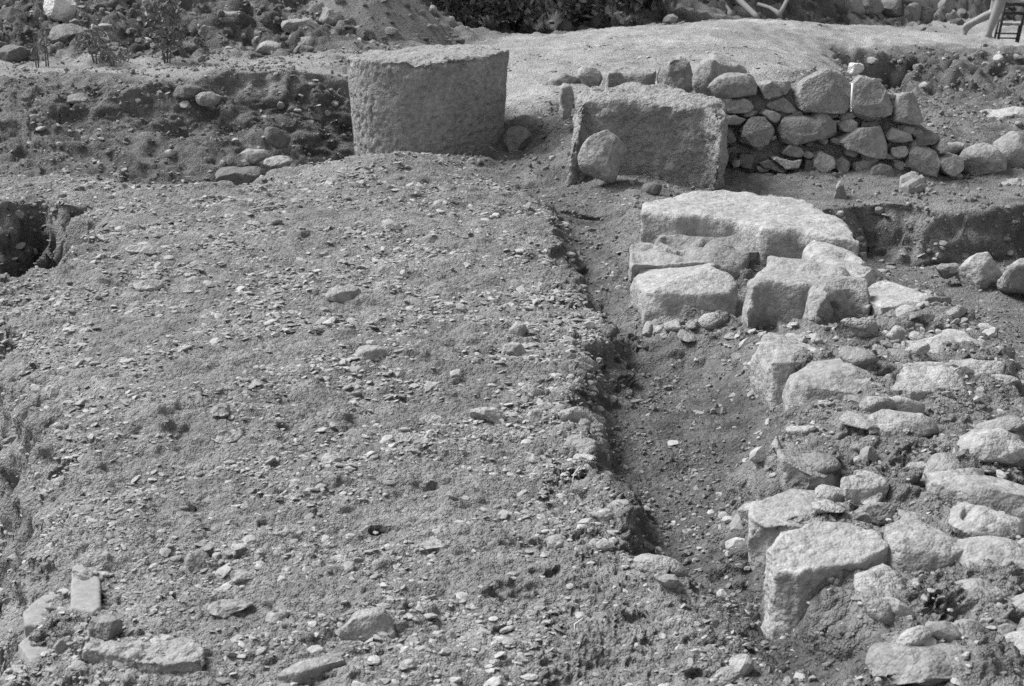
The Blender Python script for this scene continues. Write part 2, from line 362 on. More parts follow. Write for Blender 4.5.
def rock(w, d, h, planes=10, lvl=5, round_=.64, amt=1., seed=None):
    """boulder: sphere cut by random planes, then weathered; base at z=0"""
    r = np.random.default_rng(seed if seed is not None else SEED[0] * 7 + 1)
    V, T = ico(lvl); V = V.copy()
    for _ in range(planes):
        n = r.normal(size=3); n[2] *= .8; n /= np.linalg.norm(n); c = r.uniform(round_ - .12, round_ + .2)
        s = V @ n; V = np.where((s > c)[:, None], V - n * (s - c)[:, None], V)
    V = V / (V.max(0) - V.min(0)); V = V * np.array([w, d, h]); V = weather(V, T, float((w + d + h) / 3), amt, .04); V = lap(facet(V, T, 18, .45, r), T, 1)
    V[:, 2] -= V[:, 2].min(); return V, T
def boulder(name, label, box, Y=None, z=None, mat=None, dd=.85, sink=.25, cat='stone', group=None, yaw=None, parent=None, seed=None, amt=1.1, round_=.64, planes=10):
    """boulder filling the pixel box at its place on the ground"""
    x0, y0, x1, y1 = box; cx = (x0 + x1) / 2
    if Y is None:
        Y = 6.
        zz = z
        for _ in range(12):
            g = H(at_y(cx, y1, Y)[0], Y) if z is None else z
            Y = .5 * Y + .5 * at_z(cx, y1, min(g, CAMH - .3))[1]
    p = at_y(cx, y1, Y); dep = Y * CT + (CAMH - p[2]) * ST
    w = (x1 - x0) * dep / F; vh = (y1 - y0) * dep / F; d = w * dd
    delta = TH + math.atan((y1 - 343) / F)
    h = max((vh - d * .75 * math.sin(delta)) / math.cos(delta), .3 * vh)
    V, T = rock(w * 1.04, d, h * (1 + sink), seed=seed, amt=amt, round_=round_, planes=planes)
    if yaw is None: yaw = 0
    c, s = math.cos(yaw), math.sin(yaw); V = V @ np.array([[c, s, 0], [-s, c, 0], [0, 0, 1]])
    V += np.array([p[0], Y + d / 2, p[2] - h * sink])
    o = put(name, V, T, mat or M_stone, parent)
    if group == G_low:
        SKIRT.append(([(p[0] + w * .42 * math.cos(k), p[1] + d * .5 + d * .42 * math.sin(k)) for k in np.linspace(0, 5.7, 10)], .035, .09))
    if label: tag(o, label, cat, group)
    return o
def tube(pts, rad, seg=8):
    pts = [Vector(p) for p in pts]; V = []; Fc = []
    for i, p in enumerate(pts):
        t = (pts[min(i + 1, len(pts) - 1)] - pts[max(i - 1, 0)]).normalized()
        u = t.cross(Vector((.31, .7, .64))).normalized(); v = t.cross(u)
        r = rad[i] if hasattr(rad, '__len__') else rad
        for k in range(seg):
            a = 2 * math.pi * k / seg; V.append(p + (u * math.cos(a) + v * math.sin(a)) * r)
    n = len(pts)
    for i in range(n - 1):
        for k in range(seg):
            k2 = (k + 1) % seg; Fc.append((i * seg + k, i * seg + k2, (i + 1) * seg + k2, (i + 1) * seg + k))
    V.append(pts[0]); V.append(pts[-1]); a, b = len(V) - 2, len(V) - 1
    for k in range(seg):
        Fc.append((a, (k + 1) % seg, k, k)); Fc.append((b, (n - 1) * seg + k, (n - 1) * seg + (k + 1) % seg, (n - 1) * seg + (k + 1) % seg))
    T = []
    for q in Fc:
        T.append(q[:3]) if q[2] == q[3] else T.extend(((q[0], q[1], q[2]), (q[0], q[2], q[3])))
    return np.array([tuple(v) for v in V]), np.array(T)
def join(parts):
    V = []; T = []; k = 0
    for v, t in parts: V.append(v); T.append(t + k); k += len(v)
    return np.concatenate(V), np.concatenate(T)
def box(c, s, rot=0., tilt=0.):
    x, y, z = s[0] / 2, s[1] / 2, s[2] / 2
    V = np.array([(a, b, e) for a in (-x, x) for b in (-y, y) for e in (-z, z)], float)
    T = np.array([(0,1,3),(0,3,2),(4,6,7),(4,7,5),(0,4,5),(0,5,1),(2,3,7),(2,7,6),(0,2,6),(0,6,4),(1,5,7),(1,7,3)])
    c_, s_ = math.cos(rot), math.sin(rot)
    V = V @ np.array([[1, 0, 0], [0, math.cos(tilt), math.sin(tilt)], [0, -math.sin(tilt), math.cos(tilt)]]) @ np.array([[c_, s_, 0], [-s_, c_, 0], [0, 0, 1]])
    return V + np.array(c), T

# ================================================================== STONES OF THE LOW WALL beside the trench
G_low = 'stones of the low wall beside the trench'
def low(label, poly, zn, zf, zb, mat=M_stone, name='wall_stone', flare=1.06, shift=(0, 0), cat='stone', group=G_low, skirt=.032, **k):
    if skirt and group == G_low: SKIRT.append(([at_z(px, py, zn) for px, py in poly], skirt, .09))
    k.setdefault('amt', 1.15); k.setdefault('chips', .025)
    V, T = slab(poly, zn, zf, zb, flare, shift, **k); return tag(put(name, V, T, mat), label, cat, group)
low('long pale slab lying crosswise at the head of the trench, largest of the low wall', [(638,210),(644,200),(680,195),(718,192),(770,193),(806,197),(822,208),(846,222),(862,240),(835,237),(800,230),(762,228),(735,218),(700,215),(677,215),(652,211)], 0.120, 0.140, -.2, M_pale, 'stone_slab', 1.0, chips=.0, res=64, fac=0, amt=.9, dep=.035)
low('fissured slab with a broken surface tucked between the long pale slab and the thin slab', [(655,228),(690,228),(730,231),(760,235),(788,240),(775,247),(752,252),(735,262),(712,262),(690,255),(672,247),(658,240)], 0.000, 0.040, -.2, M_stone, 'stone_slab', 1.02, amt=1.7, chips=.05)
low('thin wedge shaped slab lying directly on top of the squared trench block', [(626,250),(636,239),(650,241),(680,251),(712,262),(695,267),(668,264),(648,261),(632,266)], 0.070, 0.070, -.03, M_pale, 'stone_slab', 1.0, dep=.035)
low('squared block with flat pale top and deep dark face overhanging the trench', [(632,272),(640,265),(680,266),(715,270),(738,282),(733,289),(700,291),(665,290),(645,287)], 0.045, 0.050, -.27, M_pale, 'stone_block', .97, chips=.02, res=42, dep=.015, amt=.8)
low('broad humped pale stone behind the angular dark fronted block', [(748,274),(765,257),(790,248),(815,249),(840,262),(850,274),(835,284),(800,285),(770,281),(750,286)], 0.120, 0.140, -.18, M_pale, 'stone_block', 1.05, chips=.03, res=42)
low('smooth pale slab sloping right beside the humped stone', [(797,247),(810,238),(835,240),(862,252),(878,267),(864,278),(842,274),(820,262)], 0.120, 0.160, -.12, M_pale, 'stone_slab', 1.1)
low('angular block with pale split top and dark triangular front', [(804,284),(818,273),(845,270),(868,277),(873,293),(850,287),(834,291),(811,313)], 0.080, 0.160, -.12, M_stone, 'stone_block', 1.0, smooth=2, chips=.02)
boulder('wall_stone', 'crumbly lump of mortar and stone just below the angular block', (841,312,887,347), mat=M_conc, amt=2.4, group=G_low, z=0.065)
low('flat white slab with a dark squared right end along the bank top', [(862,284),(885,281),(915,287),(928,292),(937,309),(915,305),(880,306),(868,300)], 0.080, 0.080, -.02, M_pale, 'stone_slab', 1.0, smooth=2)
low('low worn stone between the two flat white slabs on the right edge', [(880,318),(905,309),(930,310),(942,326),(925,333),(895,333)], 0.070, 0.080, -.1, M_stone, 'wall_stone', 1.05)
low('thin flat slab with crisp corner projecting over the lower ground', [(905,339),(930,331),(965,330),(991,345),(988,349),(962,345),(945,352),(918,352)], 0.110, 0.110, -.03, M_pale, 'stone_slab', 1.0, smooth=1, dep=.035)
low('tall dark sided block standing at the drop to the lower ground', [(942,364),(955,352),(980,352),(1004,361),(1010,370),(990,373),(975,376),(962,384),(948,378)], 0.100, 0.120, -.36, M_stone, 'stone_block', .9, shift=(-.03, .02), chips=.03, res=42)
low('large flat tilted slab with a straight left edge in the middle of the low wall', [(788,366),(806,352),(840,350),(876,364),(893,382),(880,391),(845,393),(806,390)], 0.100, 0.130, -.12, M_pale, 'stone_slab', 1.0, smooth=2, res=42)
low('narrow pale stone at the trench edge left of the large tilted slab', [(755,346),(766,333),(800,334),(832,346),(806,353),(788,366),(770,364)], 0.090, 0.110, -.12, M_pale, 'wall_stone', 1.05, chips=.04)
low('rough peaked stone between the tilted slab and the tall dark sided block', [(892,374),(905,355),(930,357),(948,368),(962,380),(940,388),(910,392),(895,388)], 0.110, 0.160, -.08, M_stone, 'wall_stone', 1.1, chips=.05, amt=1.4)
boulder('wall_stone', 'small rounded stone half buried below the large tilted slab', (862,391,899,420), z=0.095, group=G_low)
boulder('wall_stone', 'long rounded stone half buried in earth beneath the rough peaked stone', (866,408,947,450), z=0.095, group=G_low, planes=7, round_=.8)
boulder('wall_stone', 'broad stone at the right edge above the long slab', (950,418,1050,472), z=0.095, group=G_low, mat=M_stone)
low('crumbling block with an upright left face on the trench edge', [(774,452),(788,441),(825,440),(848,456),(835,472),(800,474),(780,468)], 0.160, 0.180, -.22, M_stone, 'wall_stone', 1.02, amt=1.8, chips=.06)
low('small flat stone set above the crumbling earth shoulder', [(840,476),(860,467),(885,472),(892,482),(868,489),(846,488)], 0.160, 0.180, -.02, M_stone, 'wall_stone', 1.05)
low('flat pale slab on the trench edge behind the biggest block', [(747,502),(765,492),(800,487),(840,489),(848,505),(840,524),(800,524),(770,526),(752,517)], 0.130, 0.130, -.2, M_pale, 'stone_slab', 1.0, chips=.03)
low('biggest block of the low wall with a hollowed top and rounded left shoulder', [(764,545),(780,528),(815,521),(850,522),(880,529),(892,547),(872,560),(835,566),(800,570),(776,562)], 0.150, 0.190, -.12, M_pale, 'stone_block', 1.04, chips=.03, res=54, fac=0, amt=1.2)
low('block with a jagged dark front right of the biggest block', [(882,521),(908,512),(940,523),(972,545),(955,554),(925,551),(900,547),(886,536)], 0.180, 0.200, -.1, M_stone, 'stone_block', 1.0, chips=.05)
low('long pale slab running out of the right edge over the earth', [(910,466),(930,460),(980,467),(1040,471),(1040,502),(990,499),(950,487),(930,481)], 0.180, 0.180, -.02, M_pale, 'stone_slab', 1.04, chips=.03)
boulder('wall_stone', 'rounded pale boulder above the peaked boulder at the right edge', (952,502,1028,548), z=0.110, mat=M_pale, group=G_low)
boulder('wall_stone', 'peaked smooth boulder rising at the right edge of the low wall', (950,533,1046,596), z=0.110, mat=M_pale, group=G_low, round_=.66, planes=7)
boulder('wall_stone', 'dull rounded stone in front of the peaked boulder', (942,577,1014,624), z=0.100, group=G_low, round_=.7)
boulder('wall_stone', 'big sloping boulder sunk in earth at the bottom right corner', (884,630,1016,706), z=0.100, mat=M_stone, group=G_low, round_=.56, planes=8, sink=.3)
boulder('wall_stone', 'small pale stone cut by the right edge beside the rounded boulder', (1004,486,1046,514), z=0.110, mat=M_pale, group=G_low)

# ================================================================== COLUMN DRUM
def drum():
    top = at_y(427, 55, 10.85); zt = .635; zb = -.2; rt, rb = .585, .53
    c = np.array([top[0], 10.95, 0])
    ns = 72
    A = [(c[0] + rt * math.cos(2 * math.pi * k / ns), c[1] + rt * math.sin(2 * math.pi * k / ns), zt + .02 * math.cos(2 * math.pi * k / ns)) for k in range(ns)]
    B = [(c[0] + .0 + rb * math.cos(2 * math.pi * k / ns), c[1] + rb * math.sin(2 * math.pi * k / ns), zb) for k in range(ns)]
    V, T = prism(A, B, res=95, smooth=2, amt=.35, fac=0, ncut=0)
    rr = np.hypot(V[:, 0] - c[0], V[:, 1] - c[1]); rim = np.exp(-((V[:, 2] - zt) / .07) ** 2) * np.exp(-((rr - rt) / .09) ** 2)
    d = np.clip(noise(V[:, 0] * 5, V[:, 1] * 5, V[:, 2] * 4, 501) + .5 * noise(V[:, 0] * 14, V[:, 1] * 14, V[:, 2] * 14, 503) + .1, 0, 1)
    V = V - normals(V, T) * (rim * d * .07)[:, None]
    V[:, 2] += .02 * fbm(V[:, 0] * 4, V[:, 1] * 4, 0, 505) * (V[:, 2] > zt - .05)
    q = noise(V[:, 0] * 22, V[:, 1] * 22, V[:, 2] * 22, 507); V = V - normals(V, T) * (np.clip(q - .1, 0, 1) * .025)[:, None]
    return tag(put('column_drum', V, T, M_tuff), 'large pitted cylindrical column drum standing upright at the end of the road surface', 'column drum')
drum()
V, T = slab([(571,104),(576,88),(600,79),(640,76),(690,79),(712,90),(728,106),(724,112),(705,107),(640,103),(600,102),(584,101)], .40, .5, -.25, 1.0, (-.0, -.02), res=80, smooth=4, amt=1.7, chips=.04, fac=0, ncut=22, dep=.13)
tag(put('masonry_block', V, T, M_conc), 'massive weathered square block of rough conglomerate beside the rubble wall', 'stone block')
boulder('boulder', 'rounded pale boulder leaning against the front of the massive block', (582,126,628,175), Y=9.14, mat=M_stone, amt=1.6, round_=.74, dd=.9)
low('small upright stone on the left shoulder of the massive block', [(560,84),(572,82),(573,86),(560,88)], .42, .44, .2, M_stone, 'upright_stone', 1.0, group=None, res=20, shift=(0, -.03))
boulder('boulder', 'grey angular stone leaning against the right side of the column drum', (500,126,531,154), Y=10.6, mat=M_stone, round_=.62)
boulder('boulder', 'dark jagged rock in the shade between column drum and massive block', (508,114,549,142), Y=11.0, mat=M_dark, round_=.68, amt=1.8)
boulder('boulder', 'small dark stone on the ground at the foot of the massive block', (643,180,663,195), mat=M_dark)

# ================================================================== RUBBLE WALL
YW = 9.85
def wpt(px, py, off=0.):
    p = at_y(px, py, YW); Y = YW + .28 * (p[2] + .1) + off
    return at_y(px, py, Y)
rw = thing('rubble_wall', 'ruined wall of irregular stones in dry courses, holding back the pale plateau', 'stone wall', wpt(830, 186, .2))
core = [(716,192),(716,100),(732,88),(760,90),(800,88),(826,80),(850,88),(888,100),(920,122),(942,152),(966,176),(970,192)]
V, T = prism([wpt(x, y, .07) for x, y in core], [tuple(np.array(wpt(x, y, .07)) + (0, .5, -.02)) for x, y in core], res=80, smooth=2, amt=.9, fac=90)
put('earth_core', V, T, M_core, rw)
WS = [
 ([(708,88),(728,74),(752,76),(760,84),(755,95),(735,98),(722,99)], M_stone, .0, 'pale cap stone at the left end of the wall'),
 ([(724,100),(750,98),(754,107),(748,114),(729,114)], M_stone, .03, None),
 ([(723,116),(744,117),(746,120),(741,126),(723,124)], M_brick, .02, 'flat brick fragment in the wall'),
 ([(724,128),(733,130),(738,140),(731,145),(724,141)], M_dark, .02, None),
 ([(759,86),(770,81),(790,81),(794,90),(782,97),(765,101)], M_stone, .02, None),
 ([(766,101),(790,98),(800,106),(800,116),(784,116),(768,108)], M_stone, .1, None),
 ([(760,114),(766,109),(784,116),(782,121),(777,124)], M_brick, -.02, 'tilted tile fragment in the wall'),
 ([(741,130),(750,118),(765,117),(774,130),(772,143),(760,151),(745,144),(740,138)], M_conc, .0, None),
 ([(778,130),(786,117),(810,116),(836,119),(838,135),(825,141),(800,146),(783,144)], M_stone, -.04, 'long squared stone in the middle of the wall'),
 ([(838,122),(852,119),(861,126),(855,132),(839,131)], M_stone, .0, None),
 ([(794,92),(808,80),(825,72),(845,74),(853,84),(853,100),(848,114),(830,117),(812,114),(800,106)], M_conc, -.02, 'big pitted cap stone'),
 ([(851,88),(862,77),(878,80),(888,92),(895,107),(890,116),(875,123),(860,117),(852,107)], M_conc, -.04, 'big rounded cap stone'),
 ([(838,139),(858,130),(880,125),(886,135),(893,150),(888,158),(870,159),(850,151)], M_stone, -.04, None),
 ([(892,106),(898,97),(914,92),(920,105),(927,123),(912,125),(895,121)], M_stone, -.03, 'angular cap stone at the right end'),
 ([(886,130),(914,130),(917,142),(890,144)], M_brick, -.02, 'brick shaped stone'),
 ([(917,135),(930,130),(942,138),(935,146),(918,146)], M_dark, .02, None),
 ([(892,148),(905,146),(913,153),(900,160),(894,159)], M_stone, .0, None),
 ([(907,167),(914,147),(936,146),(942,155),(940,177),(925,176)], M_stone, -.02, 'large upright flat stone'),
 ([(935,148),(944,139),(949,143),(947,151),(941,153)], M_pale, .0, None),
 ([(941,159),(955,155),(964,156),(966,173),(955,176),(942,173)], M_stone, -.02, None),
 ([(872,168),(878,164),(892,165),(898,181),(885,184),(871,181)], M_dark, -.1, 'dark squared stone at the foot of the wall'),
 ([(815,159),(818,152),(836,157),(833,170),(820,176),(814,168)], M_pale, -.03, None),
 ([(781,153),(790,146),(803,148),(807,155),(795,159)], M_stone, -.01, None),
 ([(769,156),(778,158),(795,161),(805,160),(800,168),(790,172)], M_pale, -.05, None),
 ([(757,163),(775,160),(790,170),(785,173),(765,169)], M_dark, .0, None),
 ([(774,177),(780,173),(815,176),(822,180),(800,183),(777,180)], M_stone, -.06, None),
 ([(834,161),(845,157),(852,165),(850,174),(840,175)], M_stone, .03, None),
 ([(852,166),(862,160),(876,162),(872,171),(855,175)], M_stone, .02, None),
 ([(848,179),(860,173),(872,173),(865,181),(852,183)], M_stone, -.04, None),
 ([(806,160),(815,158),(814,172),(804,172)], M_dark, .05, None),
 ([(741,152),(756,156),(752,170),(738,168)], M_dark, .06, None),
 ([(862,120),(884,122),(880,126),(862,130)], M_dark, .05, None),
 ([(898,124),(914,126),(914,130),(898,130)], M_dark, .06, None),
]
for poly, mt, off, lab in WS:
    A = [wpt(x, y, off * .6 - .03) for x, y in poly]; c = np.mean(np.array(A), 0)
    B = [tuple(c + (np.array(p) - c) * .9 + np.array((0, .3, -.02))) for p in A]
    A2 = [tuple(c + (np.array(p) - c) * 1.08) for p in A]
    V, T = prism(A2, B, res=40, smooth=0, amt=.5, chips=.05, fac=12, dep=.16, ncut=12)
    o = put('stone' if mt is not M_brick else 'brick', V, T, mt, rw)
    if lab: o['label'] = lab
r5 = random.Random(5)
for k in range(70):
    px, py = r5.uniform(722, 962), r5.uniform(92, 182)
    if py < 88 + max(0, px - 890) * 1.1 + 6 or py > 182: continue
    w_, h_ = r5.uniform(5, 12), r5.uniform(2.5, 5.5); ro = r5.uniform(-.4, .4)
    pl = [(px + a * w_ * math.cos(ro) - b * h_ * math.sin(ro), py + a * w_ * math.sin(ro) + b * h_ * math.cos(ro)) for a, b in ((-1, -.5), (-.3, -1), (.7, -.8), (1, .3), (.2, 1), (-.8, .7))]
    A = [wpt(x, y, -.0) for x, y in pl]; V, T = prism(A, [tuple(np.array(p) + (0, .2, -.01)) for p in A], res=20, smooth=1, amt=.9, chips=.05, fac=8)
    put('filling_stone', V, T, r5.choice([M_stone, M_dark, M_stone, M_brick]), rw)
# loose pieces by the wall
V, T = slab([(896,178),(917,171),(930,181),(909,187)], -.045, .0, -.11, 1.0, res=44, smooth=1, amt=.4)
n_ = normals(V, T); e = np.array(at_z(930,182,0)) - np.array(at_z(908,188,0)); e[2] = 0; e /= np.linalg.norm(e); pr = np.array([-e[1], e[0], 0])
V[:, 2] += .012 * np.sign(np.sin((V @ pr) * 75)) * (n_[:, 2] > .5)
tag(put('roof_tile', V, T, M_brick), 'pale grooved tile fragment lying at the foot of the rubble wall', 'tile')
A = [at_y(x, y, 9.2) for x, y in ((833,203),(836,190),(840,179),(844,184),(848,202))]
V, T = prism(A, [tuple(np.array(p) + (0.01, .07, -.01)) for p in A], res=24, smooth=1, amt=.5)
tag(put('stone_shard', V, T, M_stone), 'pointed upright shard leaning before the rubble wall', 'stone')
boulder('boulder', 'white stone resting on the ground behind the pitted cap stones', (848,62,865,74), Y=11.6, mat=M_white)
p0 = wpt(851, 112, -.09); p1 = wpt(852.5, 83, -.09); V, T = tube([p0, p1], .007); tag(put('marker_peg', V, T, M_straw), 'thin white peg standing against the two big cap stones', 'peg')
boulder('boulder', 'pale rounded rock wedged between massive block and rubble wall', (694,58,730,92), Y=10.9, mat=M_stone, amt=1.3, round_=.8)
boulder('boulder', 'dark sided rock lying behind the massive block', (659,57,698,84), Y=11.3, sink=.6, mat=M_stone, round_=.62)
boulder('boulder', 'squat angular rock on the plateau above the rubble wall', (701,51,748,80), Y=11.9, sink=.6, mat=M_stone, round_=.66)
low('thin slab with a dark shadowed edge set in the plateau behind the massive block', [(604,70),(612,66),(650,67),(657,70),(655,73),(608,73)], .43, .45, .3, M_stone, 'stone_slab', 1.0, group=None, res=36, dep=.035)
boulder('boulder', 'small squared stone left of the thin plateau slab', (580,65,605,81), Y=11.7, sink=.6, mat=M_pale, round_=.62)
boulder('boulder', 'low grey stone outcropping from the slope right of the column drum', (541,68,590,84), Y=12.0, mat=M_stone, round_=.6, sink=1.2, dd=.6)
# right of the rubble wall
boulder('boulder', 'broad rounded boulder right of the rubble wall', (961,140,1011,176), Y=9.9, mat=M_stone, round_=.76)
boulder('boulder', 'large boulder cut by the right edge beside the rubble wall', (1000,128,1056,172), Y=10.0, mat=M_stone, round_=.7)
boulder('boulder', 'small stone between rubble wall and the broad rounded boulder', (943,141,966,157), Y=10.1, mat=M_stone)
boulder('boulder', 'flat pale stone low at the right edge under the large boulder', (1008,178,1040,190), Y=9.6, mat=M_pale)
boulder('boulder', 'pale outcrop at the right edge over the excavated floor', (984,104,1046,132), Y=11.0, mat=M_pale, amt=1.4)
# foot of the scarp
boulder('boulder', 'flat slab piece at the foot of the scarp on the lower ground', (938,261,967,278), z=-.38, mat=M_stone, round_=.6)
boulder('boulder', 'sloping rock under the scarp on the lower ground', (961,250,1007,288), z=-.4, mat=M_pale, round_=.56)
boulder('boulder', 'broad rock cut by the right edge under the scarp', (1000,254,1050,296), z=-.4, mat=M_pale, round_=.58)

# ================================================================== SINGLE STONES ON THE ROAD
G_road = 'stones showing in the road surface'
for lab, b, mt in (
 ('oval grey stone alone in the upper middle of the road', (318,283,362,302), M_stone),
 ('rounded stone below the oval grey stone on the road', (350,344,386,361), M_stone),
 ('flat pale stone set in the road behind the oval stone', (378,219,402,230), M_pale),
 ('pale squarish stone near the trench edge, left of the narrow waist', (470,404,505,423), M_pale),
 ('small pale pyramid stone right of the pale squarish stone', (523,408,543,421), M_pale),
 ('pointed light stone on the road near the bend of the trench', (506,321,530,337), M_pale),
 ('square light stone on the road below the pointed light stone', (501,341,525,357), M_pale),
 ('domed grey cobble on the lower left road', (178,550,212,574), M_stone),
 ('large dark cobble half buried on the bottom middle of the road', (340,606,397,642), M_stone),
 ('flat light cobble with a bright rim near the trench edge low on the road', (541,533,570,549), M_pale),
 ('thin flat sliver of stone on the lower middle road', (420,539,452,551), M_pale),
 ('rounded pebble at the bottom of the road beside the large dark cobble', (401,656,427,671), M_stone),
 ('pale flat cobble behind the bottom left of the road', (262,609,292,623), M_stone),
 ('light cobble at the lip where the road drops into the trench', (596,508,617,522), M_pale),
 ('second light cobble lower on the lip of the trench', (594,538,617,551), M_pale),
 ('flat cobble sunk into the left lower road', (228,568,260,583), M_stone),
 ('flat light cobble in the left middle of the road', (203,404,235,418), M_stone),
 ('broad flat cobble on the left upper road', (122,242,158,255), M_pale),
 ('broad low cobble near the left pit', (126,278,166,291), M_stone),
 ('small pale cobble at the far left of the road', (36,384,62,400), M_pale),
 ('pale cobble low on the left of the road near the brick', (52,634,72,652), M_pale),
 ('domed cobble near the bottom left brick', (205,598,250,618), M_stone),
 ('bright sharp cobble on the lower middle left road', (318,454,340,465), M_pale),
 ('flat cobble on the centre of the road', (203,430,240,444), M_stone),
): boulder('cobble', lab, b, mat=mt, dd=.8, sink=.5, group=G_road, planes=9, round_=.62, amt=1.5, yaw=random.uniform(0, 3))
def flatp(name, label, poly, zt, th, mat, cat, group=None, **k):
    cx, cy = np.mean(poly, 0); z0 = 0.
    for _ in range(4):
        p = at_z(cx, cy, z0); xs = np.array([p[0] + a for a in (-.05, 0, .05, 0, 0)]); yy = np.array([p[1] + a for a in (0, -.05, 0, .05, 0)]); z0 = float(relief(xs, yy)[0].mean())
    zt = z0 + zt
    k.setdefault('fac', 0); V, T = slab(poly, zt, zt, zt - th, 1.0, **k); return tag(put(name, V, T, mat), label, cat, group)
flatp('brick', 'smooth upright rectangular brick set flush in the bottom left of the road', [(71,563),(84,559),(98,563),(101,582),(101,610),(90,614),(70,609)], .014, .1, M_brick, 'brick', smooth=2, amt=.35)
flatp('flagstone', 'flat pale flagstone left of the brick at the road edge', [(22,612),(42,594),(64,593),(66,608),(40,626),(24,624)], .01, .1, M_brick, 'stone', smooth=2, amt=.5)
flatp('flagstone', 'flat pale flagstone at the bottom left corner of the road edge', [(16,643),(46,622),(58,620),(56,650),(40,657),(28,664)], .005, .1, M_brick, 'stone', smooth=2, amt=.5)
flatp('stone_slab', 'long ridged slab with a curved lip at the bottom left of the road', [(74,645),(90,640),(120,643),(150,640),(185,636),(203,648),(205,660),(180,664),(150,664),(120,656),(92,650)], .025, .12, M_stone, 'stone', amt=2.2)
flatp('stone_slab', 'long thin pale slab tilted at the bottom of the road', [(276,672),(300,660),(330,652),(347,649),(346,656),(315,668),(285,678)], .015, .08, M_pale, 'stone', smooth=2)
boulder('cobble', 'angular stone between the brick and the ridged slab', (88,612,122,642), mat=M_stone, group=G_road, round_=.62, sink=.5)
# ditch behind the road
boulder('boulder', 'dark block fallen in the ditch below the scarp left of the column drum', (263,125,288,146), Y=10.85, mat=M_dark, round_=.62)
boulder('boulder', 'pale flat stone across the lip of the ditch', (236,148,266,161), Y=10.2, sink=.5, mat=M_pale, round_=.6)
boulder('boulder', 'oval stone beside the pale flat stone on the ditch lip', (262,155,292,167), Y=10.1, sink=.5, mat=M_stone, round_=.85)
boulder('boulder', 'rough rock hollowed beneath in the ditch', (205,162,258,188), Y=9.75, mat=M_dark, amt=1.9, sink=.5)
boulder('boulder', 'rounded stone poking from the top of the left scarp', (194,91,218,105), Y=11.45, mat=M_stone, round_=.85)
boulder('boulder', 'dark flat stone by the rounded stone at the scarp top', (170,84,200,98), Y=11.5, mat=M_dark)
boulder('boulder', 'small grey stone alone on the left slope', (64,93,86,103), Y=11.6, mat=M_stone)

# ================================================================== BACKGROUND
def on(px, Y):
    x = at_y(px, 0, Y)[0]; return (x, Y, H(x, Y))
# spoil heap
V, T = ico(6); V = V.copy(); r_ = np.hypot(V[:, 0], V[:, 1])
c0 = on(366, 15.6)
th_ = np.arctan2(V[:, 1], V[:, 0]); Vh = np.stack([V[:, 0] * 1.02, V[:, 1] * .95, np.where(V[:, 2] > 0, (1 - np.sqrt(r_ ** 2 + .003)) * 1.05 - .3, -.5)], 1)
Vh[:, 2] += (.035 * fbm(Vh[:, 0] * 4, Vh[:, 1] * 4, 0, 71, 4) + .008 * noise(Vh[:, 0] * 25, Vh[:, 1] * 25, 0, 72)) * (V[:, 2] > 0)
HEAP = Vh[(V[:, 2] > 0)] + np.array([c0[0], c0[1], c0[2] - .02])
tag(put('spoil_heap', Vh + np.array([c0[0], c0[1], c0[2] - .02]), T, M_soil), 'conical heap of fine dug earth behind the column drum', 'earth heap')
for lab, b, Y, mt in (
 ('oval boulder at the foot of the rubble slope left of the column drum', (291,36,322,54), 14.0, M_stone),
 ('low rounded boulder left of the oval boulder at the slope foot', (255,41,280,55), 13.9, M_stone),
 ('rounded boulder higher on the slope beside the spoil heap', (318,8,343,25), 14.9, M_stone),
 ('long low boulder above the oval boulder', (280,18,320,34), 14.5, M_stone),
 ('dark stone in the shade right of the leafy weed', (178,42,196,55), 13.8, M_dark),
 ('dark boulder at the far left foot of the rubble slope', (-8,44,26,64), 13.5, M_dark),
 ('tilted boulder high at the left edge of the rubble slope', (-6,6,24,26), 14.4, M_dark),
 ('broad earthy boulder in the middle of the left rubble slope', (44,24,82,46), 14.0, M_stone),
 ('grey boulder above the leafy weed on the slope', (196,24,216,42), 14.2, M_stone),
 ('flat boulder half way up the slope left of the long low boulder', (214,10,244,24), 14.6, M_stone),
): boulder('boulder', lab, b, Y=Y, mat=mt, group='boulders on the rubble slope', amt=1.3)
boulder('sack', 'white sack lying high on the rubble slope', (40,-10,73,17), Y=14.55, mat=M_white, cat='sack', round_=.8, amt=.7)
boulder('boulder', 'tiny white stone below the white sack', (91,24,97,32), Y=14.2, mat=M_white)
# dry stone field wall far right
fw = thing('field_wall', 'low far wall of tumbled pale stones along the path edge', 'stone wall', on(895, 30.6))
for b in ((828,-8,864,14),(862,-6,884,13),(880,-4,909,15),(906,2,924,19),(920,6,938,23),(936,4,950,20),(941,-4,958,10),(905,-12,935,6),(944,10,960,21),(850,4,870,17)):
    boulder('stone', None, b, Y=30.2 + random.uniform(0, .5), mat=random.choice([M_stone, M_pale, M_stone]), parent=fw, amt=1.2)
for lab, b, Y in (('pale stone lying at the far end of the plateau before the dark bank', (664,14,680,24), 20.5), ('small white rock in the dark bank behind the plateau', (640,2,652,14), 22.4)):
    boulder('boulder', lab, b, Y=Y, mat=M_pale)
